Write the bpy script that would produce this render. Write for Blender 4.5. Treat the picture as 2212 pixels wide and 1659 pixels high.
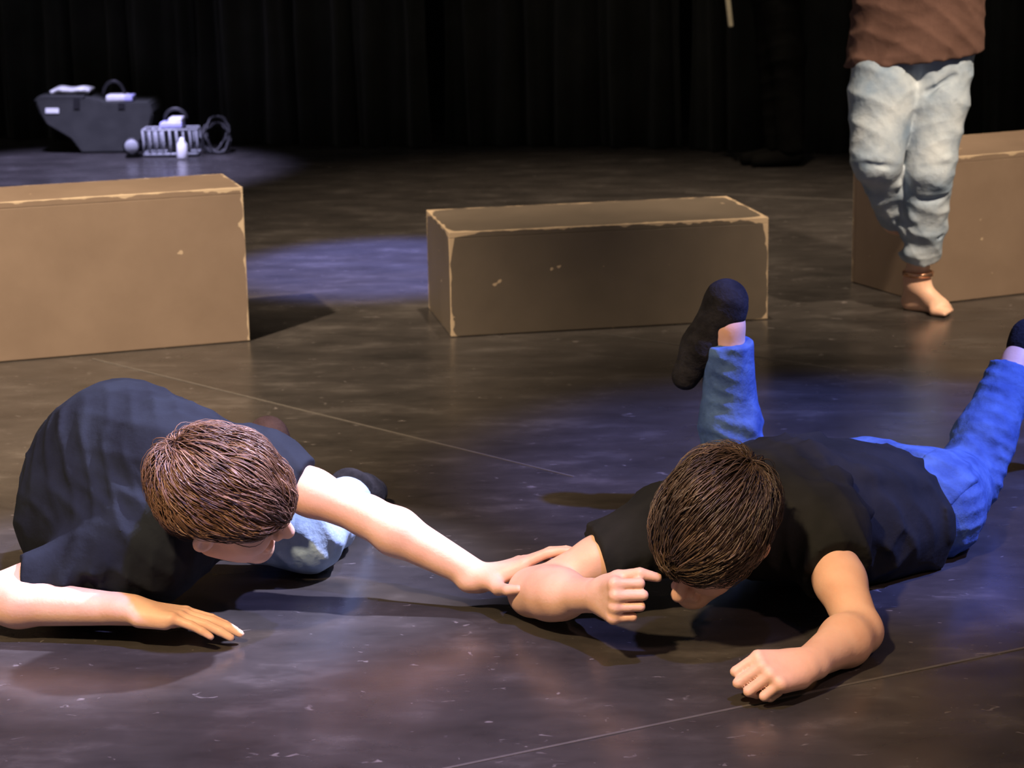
import bpy, bmesh, math, random
import numpy as np
from mathutils import Vector, Matrix

for o in list(bpy.data.objects):
    bpy.data.objects.remove(o)
SC = bpy.context.scene
COL = SC.collection
R = math.radians
PI = math.pi

# ------------------------------------------------------------------ camera
IW, IH, FPX = 2212, 1659, 4600.0
CAMH, PITCH, ROLL = 1.30, R(13.55), R(1.0)
_fw = np.array([0, math.cos(PITCH), -math.sin(PITCH)])
_u0 = np.array([0, math.sin(PITCH), math.cos(PITCH)])
_r0 = np.array([1.0, 0, 0])
_rt = math.cos(ROLL) * _r0 - math.sin(ROLL) * _u0
_up = math.sin(ROLL) * _r0 + math.cos(ROLL) * _u0
_C = np.array([0, 0, CAMH])
cd = bpy.data.cameras.new('camera')
cam = bpy.data.objects.new('camera', cd)
COL.objects.link(cam)
cd.sensor_width = 36.0
cd.lens = FPX / IW * 36.0
cd.clip_end = 60
cd.dof.use_dof = True
cd.dof.focus_distance = 3.65
cd.dof.aperture_fstop = 8.0
M = Matrix([[_rt[i], _up[i], -_fw[i], _C[i]] for i in range(3)] + [[0, 0, 0, 1]])
cam.matrix_world = M
SC.camera = cam


def G(px, py, z=0.0):
    """point of the plane at height z seen at a pixel of the photograph"""
    d = _fw + (px - IW / 2) / FPX * _rt - (py - IH / 2) / FPX * _up
    return _C + (z - CAMH) / d[2] * d


def Yp(px, py, y):
    """point at distance y from the camera line seen at a pixel"""
    d = _fw + (px - IW / 2) / FPX * _rt - (py - IH / 2) / FPX * _up
    return _C + y / d[1] * d


# ------------------------------------------------------------------ world, exposure, lights
SC.view_settings.view_transform = 'Standard'
SC.view_settings.look = 'None'
SC.view_settings.gamma = 1.0
SC.view_settings.use_curve_mapping = False
SC.view_settings.exposure = 0.0
w = bpy.data.worlds.new('world')
SC.world = w
w.use_nodes = True
w.node_tree.nodes['Background'].inputs[0].default_value = (1.0, 0.9, 0.8, 1)
w.node_tree.nodes['Background'].inputs[1].default_value = 0.10


def spot(name, loc, target, watt, color, angle, blend=0.3, radius=0.08):
    ld = bpy.data.lights.new(name, 'SPOT')
    ld.energy = watt
    ld.color = color
    ld.spot_size = R(angle)
    ld.spot_blend = blend
    ld.shadow_soft_size = radius
    o = bpy.data.objects.new(name, ld)
    COL.objects.link(o)
    o.location = loc
    d = Vector(target) - Vector(loc)
    o.rotation_euler = d.to_track_quat('-Z', 'Y').to_euler()
    return o


LAV = (0.74, 0.70, 1.0)
BLU = (0.20, 0.27, 1.0)
VIO = (0.42, 0.42, 1.0)
AMB = (1.0, 0.64, 0.36)
WRM = (1.0, 0.76, 0.53)
# overhead cool washes from stage left
spot('cool_spot_near', (2.0, 4.75, 4.3), (-0.62, 3.82, 0.1), 4400, LAV, 13.6, 0.35)
spot('blue_spot_legs', (3.2, 3.3, 4.3), (1.0, 4.40, 0.0), 3600, BLU, 23, 0.5)
spot('blue_spot_front', (0.6, 2.2, 4.6), (-0.75, 2.9, 0.0), 1900, (0.34, 0.36, 1.0), 34, 0.9)
spot('blue_spot_gap', (0.2, 9.0, 4.6), (-0.42, 7.15, 0.0), 7500, BLU, 14, 0.6)
spot('blue_spot_back', (-2.1, 8.3, 4.8), (-1.95, 9.6, 0.0), 4200, (0.60, 0.57, 1.0), 23, 0.5)
# warm washes
spot('amber_spot_left', (-3.0, 2.0, 5.0), (-1.5, 5.5, 0.1), 6400, WRM, 32, 0.9)
spot('amber_spot_right', (2.4, 2.2, 4.6), (1.65, 6.3, 0.4), 3000, WRM, 28, 0.9)
spot('amber_spot_back', (0.4, 6.3, 5.6), (0.3, 7.7, 0.0), 2600, WRM, 44, 1.0)
spot('amber_spot_people', (-1.6, 0.4, 4.4), (-0.45, 3.4, 0.1), 2100, (1.0, 0.69, 0.38), 32, 0.8, 0.15)
spot('rose_spot_people', (2.4, 0.6, 4.0), (0.6, 3.3, 0.1), 330, (1.0, 0.58, 0.48), 26, 0.8, 0.15)
spot('cream_spot_back', (-3.5, 8.9, 2.6), (1.02, 9.35, 1.05), 6000, (1.0, 0.9, 0.65), 5, 0.4)


# ------------------------------------------------------------------ materials
def mat(name):
    m = bpy.data.materials.new(name)
    m.use_nodes = True
    nt = m.node_tree
    return m, nt, nt.nodes['Principled BSDF']


def nd(nt, t, **kw):
    n = nt.nodes.new(t)
    for k, v in kw.items():
        if k in n.inputs:
            n.inputs[k].default_value = v
        else:
            setattr(n, k, v)
    return n


def ramp(nt, stops):
    r = nt.nodes.new('ShaderNodeValToRGB')
    e = r.color_ramp.elements
    while len(e) < len(stops):
        e.new(0.5)
    for i, (p, c) in enumerate(stops):
        e[i].position = p
        e[i].color = (*c, 1) if len(c) == 3 else c
    return r


def noise_mat(name, c1, c2, scale=8, rough=0.7, bump=0.0, bscale=60, spec=0.3, detail=5, lo=0.35, hi=0.65, stretch=None, sss=0.0, sheen=0.0):
    m, nt, b = mat(name)
    tc = nd(nt, 'ShaderNodeTexCoord')
    src = tc.outputs['Object']
    if stretch:
        mp = nd(nt, 'ShaderNodeMapping')
        mp.inputs['Scale'].default_value = stretch
        nt.links.new(src, mp.inputs[0])
        src = mp.outputs[0]
    n = nd(nt, 'ShaderNodeTexNoise', Scale=scale, Detail=detail)
    nt.links.new(src, n.inputs['Vector'])
    r = ramp(nt, [(lo, c1), (hi, c2)])
    nt.links.new(n.outputs['Fac'], r.inputs[0])
    nt.links.new(r.outputs[0], b.inputs['Base Color'])
    b.inputs['Roughness'].default_value = rough
    b.inputs['Specular IOR Level'].default_value = spec
    if sheen:
        b.inputs['Sheen Weight'].default_value = sheen
        b.inputs['Sheen Roughness'].default_value = 0.5
    if sss:
        b.inputs['Subsurface Weight'].default_value = sss
        b.inputs['Subsurface Radius'].default_value = (0.010, 0.004, 0.002)
        b.inputs['Subsurface Scale'].default_value = 1.0
    if bump:
        n2 = nd(nt, 'ShaderNodeTexNoise', Scale=bscale, Detail=4)
        nt.links.new(src, n2.inputs['Vector'])
        bp = nd(nt, 'ShaderNodeBump', Strength=bump, Distance=0.01)
        nt.links.new(n2.outputs['Fac'], bp.inputs['Height'])
        nt.links.new(bp.outputs[0], b.inputs['Normal'])
    return m


SKIN = noise_mat('skin', (0.60, 0.36, 0.26), (0.68, 0.44, 0.33), 14, 0.5, 0.06, 180, 0.35, sss=0.15)
BLACK_T = noise_mat('black_cotton', (0.008, 0.009, 0.009), (0.014, 0.015, 0.015), 10, 0.9, 0.25, 30, 0.12)
NAVY_T = noise_mat('dark_navy_cotton', (0.008, 0.010, 0.016), (0.013, 0.017, 0.026), 10, 0.9, 0.25, 30, 0.12)
DENIM = noise_mat('blue_denim', (0.035, 0.070, 0.19), (0.065, 0.125, 0.28), 22, 0.85, 0.3, 70, 0.15)
DENIM_L = noise_mat('light_denim', (0.17, 0.24, 0.34), (0.42, 0.48, 0.54), 9, 0.88, 0.35, 45, 0.15, lo=0.3, hi=0.7)
DENIM_M = noise_mat('faded_denim', (0.20, 0.30, 0.46), (0.34, 0.46, 0.62), 14, 0.85, 0.3, 60, 0.15)
BROWN_T = noise_mat('maroon_brown_cotton', (0.070, 0.039, 0.032), (0.105, 0.060, 0.050), 7, 0.9, 0.25, 40, 0.15)
SOCK = noise_mat('black_knit', (0.008, 0.008, 0.010), (0.020, 0.020, 0.024), 30, 0.92, 0.3, 150, 0.1)
SHOE = noise_mat('dark_maroon_knit', (0.022, 0.012, 0.010), (0.040, 0.022, 0.018), 20, 0.9, 0.3, 120, 0.15)
TROUSER = noise_mat('black_trousers', (0.004, 0.004, 0.004), (0.008, 0.008, 0.008), 9, 0.95, 0.2, 40, 0.05)
SOLE = noise_mat('shoe_black', (0.003, 0.003, 0.003), (0.005, 0.005, 0.005), 9, 0.9, 0, 40, 0.05)


def hair_mat(name, c1, c2, c3):
    m, nt, b = mat(name)
    at = nd(nt, 'ShaderNodeAttribute', attribute_name='lock')
    r = ramp(nt, [(0.0, c1), (0.55, c2), (1.0, c3)])
    nt.links.new(at.outputs['Fac'], r.inputs[0])
    nt.links.new(r.outputs[0], b.inputs['Base Color'])
    b.inputs['Roughness'].default_value = 0.42
    b.inputs['Specular IOR Level'].default_value = 0.45
    return m


HAIR_A = hair_mat('dark_brown_hair', (0.016, 0.010, 0.006), (0.045, 0.028, 0.016), (0.13, 0.085, 0.048))
HAIR_B = hair_mat('auburn_hair', (0.055, 0.028, 0.018), (0.135, 0.072, 0.045), (0.30, 0.185, 0.125))
HAIR_C = hair_mat('brown_hair', (0.02, 0.012, 0.008), (0.05, 0.03, 0.02), (0.1, 0.06, 0.04))


def plain(name, c, rough=0.6, spec=0.4, metal=0.0, emit=None):
    m = noise_mat(name, tuple(x * 0.9 for x in c), tuple(min(1, x * 1.08) for x in c), 25, rough, 0, 0, spec)
    b = m.node_tree.nodes['Principled BSDF']
    b.inputs['Metallic'].default_value = metal
    if emit:
        b.inputs['Emission Color'].default_value = (*c, 1)
        b.inputs['Emission Strength'].default_value = emit
    return m


COPPER = plain('copper_band', (0.9, 0.5, 0.32), 0.25, 0.5, 1.0)
EYE = plain('eye_white', (0.7, 0.68, 0.64), 0.2)


# ------------------------------------------------------------------ mesh helpers
def link(name, me, material=None, parent=None, smooth=True):
    o = bpy.data.objects.new(name, me)
    COL.objects.link(o)
    if material:
        me.materials.append(material)
    if smooth:
        me.polygons.foreach_set('use_smooth', [True] * len(me.polygons))
    if parent:
        o.parent = parent
        o.matrix_parent_inverse = Matrix.Translation(-Vector(parent.location))
    return o


def thing(name, label, cat, loc=(0, 0, 0), group=None):
    o = bpy.data.objects.new(name, None)
    COL.objects.link(o)
    o.location = loc
    o.empty_display_size = 0.1
    tag(o, label, cat, group)
    return o


def tag(o, label, cat, group=None):
    o['label'] = label
    o['category'] = cat
    if group:
        o['group'] = group
    return o


def struct(o):
    o['kind'] = 'structure'
    return o


def from_bm(name, bm, material=None, parent=None, smooth=False):
    me = bpy.data.meshes.new(name)
    bmesh.ops.recalc_face_normals(bm, faces=bm.faces)
    bm.to_mesh(me)
    bm.free()
    return link(name, me, material, parent, smooth)


def bm_box(bm, lo, hi, bevel=0.0, mtx=None):
    r = bmesh.ops.create_cube(bm, size=1.0)
    vs = r['verts']
    for v in vs:
        v.co = Vector([(lo[i] + hi[i]) / 2 + v.co[i] * (hi[i] - lo[i]) for i in range(3)])
    if bevel:
        es = list({e for v in vs for e in v.link_edges})
        q = bmesh.ops.bevel(bm, geom=es, offset=bevel, segments=2, affect='EDGES', profile=0.6)
        vs = list({v for f in q['faces'] for v in f.verts} | {v for v in vs if v.is_valid})
    if mtx is not None:
        bmesh.ops.transform(bm, matrix=mtx, verts=[v for v in vs if v.is_valid])
    return vs


def bm_tube(bm, pts, rad, seg=8, cap=True):
    """tube through points; rad is a number or a list"""
    pts = [Vector(p) for p in pts]
    n = len(pts)
    rr = rad if hasattr(rad, '__len__') else [rad] * n
    rings = []
    ref = Vector((0.13, 0.21, 0.97))
    for i, p in enumerate(pts):
        t = (pts[min(i + 1, n - 1)] - pts[max(i - 1, 0)]).normalized()
        a = t.cross(ref)
        if a.length < 1e-3:
            a = t.cross(Vector((1, 0, 0)))
        a.normalize()
        b = t.cross(a)
        rings.append([bm.verts.new(p + (a * math.cos(2 * math.pi * j / seg) + b * math.sin(2 * math.pi * j / seg)) * rr[i]) for j in range(seg)])
    for i in range(n - 1):
        for j in range(seg):
            k = (j + 1) % seg
            bm.faces.new((rings[i][j], rings[i][k], rings[i + 1][k], rings[i + 1][j]))
    if cap:
        bm.faces.new(rings[0][::-1])
        bm.faces.new(rings[-1])


# ------------------------------------------------------------------ signed distance modeller
V3 = lambda *a: np.array(a, dtype=np.float64)


def nrm(v):
    v = np.asarray(v, float)
    return v / np.linalg.norm(v)


class Sdf:
    def __init__(self):
        self.p = []

    def cone(self, a, b, ra, rb=None, k=0.02, flat=None, op='u'):
        """tapered capsule; flat=(direction, factor) squashes it along a direction"""
        rb = ra if rb is None else rb
        self.p.append(('c', np.asarray(a, float), np.asarray(b, float), ra, rb, k, flat, op))
        return self

    def ball(self, c, r, k=0.02, op='u'):
        return self.cone(c, np.asarray(c, float) + V3(0, 0, 1e-4), r, r, k, None, op)

    def ell(self, c, axes, rad, k=0.02, op='u'):
        self.p.append(('e', np.asarray(c, float), np.asarray(axes, float), np.asarray(rad, float), None, k, None, op))
        return self

    def chain(self, pts, rad, k=0.02, flat=None):
        for i in range(len(pts) - 1):
            self.cone(pts[i], pts[i + 1], rad[i], rad[i + 1], k, flat)
        return self

    def cut(self, c, n, r):
        """remove everything beyond the plane (c, n) inside a ball of radius r"""
        self.p.append(('x', np.asarray(c, float), nrm(n), r, None, 0, None, 'cut'))
        return self

    def bounds(self):
        lo = np.full(3, 1e9)
        hi = -lo
        for q in self.p:
            if q[7] != 'u':
                continue
            if q[0] == 'c':
                r = max(q[3], q[4]) * (max(1, q[6][1]) if q[6] else 1)
                lo = np.minimum(lo, np.minimum(q[1], q[2]) - r)
                hi = np.maximum(hi, np.maximum(q[1], q[2]) + r)
            else:
                r = q[3].max()
                lo = np.minimum(lo, q[1] - r)
                hi = np.maximum(hi, q[1] + r)
        return lo, hi

    def ev(self, P, d, q):
        if q[0] == 'c':
            _, a, b, ra, rb, k, flat, op = q
            sc = 1.0
            if flat:
                n, f = nrm(flat[0]), flat[1]
                g = 1.0 / f - 1.0
                mid = (a + b) / 2
                P = P + ((P - mid) @ n)[:, None] * (g * n)
                a = a + ((a - mid) @ n) * g * n
                b = b + ((b - mid) @ n) * g * n
                sc = min(f, 1.0)
            ab = b - a
            L2 = max(ab @ ab, 1e-12)
            t = np.clip(((P - a) @ ab) / L2, 0, 1)
            v = P - a - t[:, None] * ab
            x = (np.sqrt((v * v).sum(1)) - (ra + (rb - ra) * t)) * sc
        elif q[0] == 'e':
            _, c, ax, rad, _, k, _, op = q
            L = (P - c) @ ax.T
            k0 = np.sqrt(((L / rad) ** 2).sum(1)) + 1e-9
            k1 = np.sqrt(((L / rad ** 2) ** 2).sum(1)) + 1e-9
            x = k0 * (k0 - 1) / k1
        else:
            _, c, n, r, _, k, _, op = q
            x = np.maximum(-((P - c) @ n), np.sqrt(((P - c) ** 2).sum(1)) - r)
        if op == 'u':
            h = np.maximum(k - np.abs(d - x), 0) / max(k, 1e-6)
            return np.minimum(d, x) - h * h * k * 0.25
        if op == 's':
            h = np.maximum(k - np.abs(d + x), 0) / max(k, 1e-6)
            return np.maximum(d, -x) + h * h * k * 0.25
        return np.maximum(d, -x)

    def center_r(self, q):
        if q[0] == 'c':
            f = max(1, q[6][1]) if q[6] else 1
            return (q[1] + q[2]) / 2, np.linalg.norm(q[2] - q[1]) / 2 + max(q[3], q[4]) * f + q[5]
        if q[0] == 'e':
            return q[1], q[3].max() + q[5]
        return q[1], q[3]

    def field(self, P, br=None, bsize=0.0, disp=None):
        """P (B,n,3) bricks of points"""
        B, n, _ = P.shape
        d = np.full((B, n), 0.5)
        ctr = P.mean(1)
        for q in self.p:
            c, r = self.center_r(q)
            m = np.sqrt(((ctr - c) ** 2).sum(1)) < r + bsize
            if not m.any():
                continue
            pts = P[m].reshape(-1, 3)
            d[m] = self.ev(pts, d[m].reshape(-1), q).reshape(-1, n)
        if disp is not None:
            d = d + disp(P.reshape(-1, 3)).reshape(B, n)
        return d

    def mesh(self, name, h=0.004, disp=None, pad=0.02, floor=None, extra=None, smooth=None):
        lo, hi = self.bounds()
        lo = lo - pad
        hi = hi + pad
        nb = np.ceil((hi - lo) / (8 * h)).astype(int)
        ii = np.stack(np.meshgrid(*[np.arange(x) for x in nb], indexing='ij'), -1).reshape(-1, 3)
        cc = lo + (ii + 0.5) * 8 * h
        d0 = self.field(cc[:, None, :], bsize=0.06)[:, 0]
        act = np.abs(d0) < 8 * h * 1.25 + (0.012 if disp else 0)
        act = act | (np.abs(d0) < 0.03)
        # a brick far from everything keeps a constant value
        D = np.ones(nb * 8, np.float32)
        Dv = D.reshape(nb[0], 8, nb[1], 8, nb[2], 8)
        ins = ii[(~act) & (d0 < 0)]
        for s in ins:
            Dv[s[0], :, s[1], :, s[2], :] = -1
        A = ii[act]
        loc = np.stack(np.meshgrid(*[np.arange(8)] * 3, indexing='ij'), -1).reshape(-1, 3)
        for s in range(0, len(A), 800):
            a = A[s:s + 800]
            P = lo + (a[:, None, :] * 8 + loc[None]) * h
            f = self.field(P, bsize=8 * h * 0.9, disp=disp)
            if extra is not None:
                f = extra(P.reshape(-1, 3), f.reshape(-1)).reshape(f.shape)
            if floor is not None:
                f = np.maximum(f, floor - P[..., 2])
            f = f.reshape(-1, 8, 8, 8).astype(np.float32)
            for j, t in enumerate(a):
                Dv[t[0], :, t[1], :, t[2], :] = f[j]
        return nets(name, D, lo, h, smooth or (4 if disp else 2))


def nets(name, D, lo, h, passes=2):
    S = D < 0
    nx, ny, nz = D.shape
    acc = {}
    cells = []
    sums = []
    quads_raw = []
    st = np.array([ny * nz, nz, 1])
    for ax in range(3):
        sl0 = [slice(1, -1)] * 3
        sl1 = [slice(1, -1)] * 3
        sl1[ax] = slice(2, None)
        a = S[tuple(sl0)]
        b = S[tuple(sl1)]
        idx = np.argwhere(a != b) + 1
        if len(idx) == 0:
            continue
        i1 = idx.copy()
        i1[:, ax] += 1
        va = D[idx[:, 0], idx[:, 1], idx[:, 2]].astype(np.float64)
        vb = D[i1[:, 0], i1[:, 1], i1[:, 2]].astype(np.float64)
        t = np.clip(va / (va - vb), 0.02, 0.98)
        pos = idx.astype(float)
        pos[:, ax] += t
        u, v = (ax + 1) % 3, (ax + 2) % 3
        base = idx @ st
        c00 = base - st[u] - st[v]
        c10 = base - st[v]
        c11 = base
        c01 = base - st[u]
        for c in (c00, c10, c11, c01):
            cells.append(c)
            sums.append(pos)
        q = np.stack([c00, c10, c11, c01], 1)
        fl = ~(va < 0)
        q[fl] = q[fl][:, ::-1]
        quads_raw.append(q)
    cells = np.concatenate(cells)
    sums = np.concatenate(sums)
    uq, inv = np.unique(cells, return_inverse=True)
    cnt = np.bincount(inv)
    V = np.stack([np.bincount(inv, weights=sums[:, i]) / cnt for i in range(3)], 1)
    Q = np.concatenate(quads_raw)
    Q = np.searchsorted(uq, Q)
    V = lo + V * h
    # one light smoothing pass
    e = np.concatenate([Q[:, [0, 1]], Q[:, [1, 2]], Q[:, [2, 3]], Q[:, [3, 0]]])
    e = np.concatenate([e, e[:, ::-1]])
    dg = np.bincount(e[:, 0], minlength=len(V))
    for _ in range(passes):
        m = np.stack([np.bincount(e[:, 0], weights=V[e[:, 1], i], minlength=len(V)) for i in range(3)], 1) / np.maximum(dg, 1)[:, None]
        V = V * 0.5 + m * 0.5
    me = bpy.data.meshes.new(name)
    me.vertices.add(len(V))
    me.vertices.foreach_set('co', V.ravel())
    me.loops.add(len(Q) * 4)
    me.loops.foreach_set('vertex_index', Q.ravel().astype(np.int32))
    me.polygons.add(len(Q))
    me.polygons.foreach_set('loop_start', (np.arange(len(Q)) * 4).astype(np.int32))
    me.polygons.foreach_set('loop_total', np.full(len(Q), 4, np.int32))
    me.update(calc_edges=True)
    me.validate()
    return me


def folds(seed, amp, waves, ridge=True):
    """cloth wrinkles: waves = list of (direction, wavelength in m, weight)"""
    rng = np.random.RandomState(seed)
    ws = []
    for d, wl, wt in waves:
        d = nrm(d)
        o = nrm(np.cross(d, rng.randn(3)))
        ws.append((d * 2 * math.pi / wl, o * 2 * math.pi / (wl * 3.2), rng.rand() * 6, rng.rand() * 6, wt))

    def f(P):
        s = 0
        for k, o, ph, ph2, wt in ws:
            x = np.sin(P @ k + 1.6 * np.sin(P @ o + ph2) + ph)
            m = 0.5 + 0.5 * np.sin(P @ (o * 1.7) + ph * 1.3)
            s = s + wt * m * ((1 - np.abs(x)) ** 1.5 if ridge else x)
        return -amp * s + amp * 0.25
    return f


# ------------------------------------------------------------------ anatomy
def frame(u, f):
    u = nrm(u)
    f = np.asarray(f, float)
    f = nrm(f - (f @ u) * u)
    l = np.cross(u, f)
    return l, f, u


def head_sdf(S, c, u, f, s, neck, rn=0.050):
    l, f, u = frame(u, f)
    ax = np.array([l, f, u])
    L = lambda x, y, z: c + s * (x * l + y * f + z * u)
    S.cone(L(0, -0.015, -0.05), neck, rn * s, rn * 1.12 * s, 0.03)
    S.ell(L(0, -0.01, 0.03), ax, s * V3(0.075, 0.094, 0.083), 0.02)
    S.ell(L(0, 0.040, -0.025), ax, s * V3(0.060, 0.050, 0.078), 0.03 * s)
    for e in (-1, 1):
        S.cone(L(e * 0.047, 0.0, -0.055), L(e * 0.012, 0.068, -0.103), 0.020 * s, 0.016 * s, 0.03 * s)
        S.ball(L(e * 0.036, 0.062, -0.028), 0.024 * s, 0.02 * s)
    S.ball(L(0, 0.074, -0.103), 0.017 * s, 0.02 * s)
    S.cone(L(-0.034, 0.078, 0.020), L(0.034, 0.078, 0.020), 0.011 * s, None, 0.02 * s)
    for e in (-1, 1):
        S.ball(L(e * 0.031, 0.098, 0.001), 0.013 * s, 0.014 * s, 's')
    S.cone(L(0, 0.087, 0.012), L(0, 0.110, -0.034), 0.0085 * s, 0.0125 * s, 0.010 * s)
    for e in (-1, 1):
        S.ball(L(e * 0.012, 0.097, -0.038), 0.0085 * s, 0.006 * s)
        S.ball(L(e * 0.031, 0.0765, 0.001), 0.0130 * s, 0.003 * s)
    S.cone(L(-0.018, 0.088, -0.066), L(0.018, 0.088, -0.066), 0.0068 * s, None, 0.006 * s)
    S.cone(L(-0.015, 0.087, -0.078), L(0.015, 0.087, -0.078), 0.0075 * s, None, 0.006 * s)
    for e in (-1, 1):
        S.ell(L(e * 0.080, -0.008, -0.006), np.array([nrm(l * e * 0.9 + f * 0.45), nrm(f - l * e * 0.5 ), u]), s * V3(0.0075, 0.018, 0.029), 0.006 * s)
        S.ell(L(e * 0.0885, -0.004, -0.005), ax, s * V3(0.0075, 0.009, 0.016), 0.003 * s, 's')
    return L, ax


def hair_part(name, c, u, f, s, material, parent, seed, hairline, comb, n=1500, whorl=(0.0, -0.06, 0.11), thick=1.0):
    """hair: a shaped cap and many locks combed over it"""
    l, f, u = frame(u, f)
    ax = np.array([l, f, u])
    rng = np.random.RandomState(seed)
    c0 = V3(0, -0.012, 0.034)
    rad = V3(0.081, 0.101, 0.090) * (1 + 0.05 * (thick - 1))
    hy, hz = hairline
    S = Sdf()
    S.ell(c + s * (c0 @ ax), ax, s * rad, 0.01)

    def cutline(P, d):
        L = ((P - c) @ ax.T) / s
        h = np.interp(L[:, 1], hy, hz) + 0.006 * np.sin(L[:, 0] * 190 + 2 * np.sin(L[:, 1] * 120)) + 0.004 * np.sin(L[:, 1] * 260)
        g = 0.004 * np.sin(np.arctan2(L[:, 0], L[:, 1] + 0.03) * 34 + 3 * np.sin(L[:, 2] * 60)) * s
        notch = 0.036 - np.sqrt((L[:, 1] + 0.004) ** 2 + (L[:, 2] + 0.010) ** 2)
        notch = np.minimum(notch, np.abs(L[:, 0]) - 0.045)
        return np.maximum(np.maximum(d + g, (h - L[:, 2]) * s), notch * s)
    me = S.mesh(name, 0.004, extra=cutline, pad=0.02)
    nv = len(me.vertices)
    V = np.empty(nv * 3)
    me.vertices.foreach_get('co', V)
    V = V.reshape(-1, 3)
    F = np.empty(len(me.loops), np.int32)
    me.loops.foreach_get('vertex_index', F)
    F = F.reshape(-1, 4).tolist()
    Lc = ((V - c) @ ax.T)
    lockv = list(np.clip(0.30 + 0.18 * np.sin(np.arctan2(Lc[:, 0], Lc[:, 1]) * 41) + 0.1 * rng.randn(nv), 0, 1))
    wh = V3(*whorl)
    unit = lambda a: a / (np.linalg.norm(a, axis=1, keepdims=True) + 1e-9)
    v = unit(rng.randn(n * 3, 3))
    p = c0 + v * rad
    p = p[p[:, 2] > np.interp(p[:, 1], hy, hz) + 0.004][:n]
    n = len(p)
    steps = 8
    ln = (0.040 + 0.045 * rng.rand(n, 1)) * thick
    lift = 0.004 + 0.016 * rng.rand(n, 1) ** 2
    r0 = (0.0005 + 0.0008 * rng.rand(n, 1) ** 1.5) * s
    # neighbouring strands clump: the wobble and shade vary smoothly over the head plus a little per strand
    K = rng.randn(5, 3) * 55
    PH = rng.rand(5) * 6
    clump = np.stack([np.sin(p @ K[i] + PH[i]) for i in range(5)], 1)
    wob = 0.30 * clump[:, :3] + rng.randn(n, 3) * 0.14
    col = np.clip(0.46 + 0.10 * clump[:, 3] + 0.10 * clump[:, 4] + 0.17 * rng.randn(n), 0, 1)
    lift = lift + 0.004 * clump[:, 3:4]
    path = np.zeros((steps, n, 3))
    q = p.copy()
    for k in range(steps):
        nn = unit((q - c0) / rad ** 2)
        off = 1 + (lift * (0.15 + 0.85 * math.sin(PI * min(1, k / (steps - 1) * 0.85)))) / 0.09
        path[k] = c0 + (q - c0) * off
        d = unit(q - wh) * 0.8 + V3(*comb) + wob
        d = d - (d * nn).sum(1, keepdims=True) * nn
        q = q + unit(d) * ln / steps
        q = c0 + (q - c0) / np.linalg.norm((q - c0) / rad, axis=1, keepdims=True)
        wob = wob * 0.9 + rng.randn(n, 3) * 0.05
    ear = ((np.sqrt((path[:, :, 1] + 0.004) ** 2 + (path[:, :, 2] + 0.010) ** 2) < 0.034) & (np.abs(path[:, :, 0]) > 0.045)).any(0)
    low = (path[:, :, 2] < np.interp(path[:, :, 1], hy, hz) - 0.022).any(0)
    keep = ~(ear | low)
    path, r0, col = path[:, keep], r0[keep], col[keep]
    n = len(col)
    LV = np.zeros((n, steps, 3, 3))
    for k in range(steps):
        tt = unit(path[min(k + 1, steps - 1)] - path[max(k - 1, 0)])
        nn = unit(path[k] - c0)
        sd = unit(np.cross(tt, nn))
        nn = np.cross(sd, tt)
        r = r0 * (1.0 - 0.85 * (k / (steps - 1)) ** 2)
        for gi, g in enumerate((sd * 1.7, -sd * 1.7, nn)):
            LV[:, k, gi] = c + (path[k] * s + g * r) @ ax
    base = (nv + np.arange(n) * steps * 3)[:, None]
    pat = np.array([(k * 3 + j, k * 3 + (j + 1) % 3, k * 3 + 3 + (j + 1) % 3, k * 3 + 3 + j) for k in range(steps - 1) for j in range(3)]).ravel()
    F = F + (base + pat[None]).reshape(-1, 4).tolist()
    verts = np.concatenate([V, LV.reshape(-1, 3)]).tolist()
    lockv = np.concatenate([np.array(lockv), np.repeat(col, steps * 3)])
    m2 = bpy.data.meshes.new(name)
    m2.from_pydata(verts, [], F)
    a = m2.attributes.new('lock', 'FLOAT', 'POINT')
    a.data.foreach_set('value', np.array(lockv, np.float32))
    bpy.data.meshes.remove(me)
    o = link(name, m2, material, parent)
    return o


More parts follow.
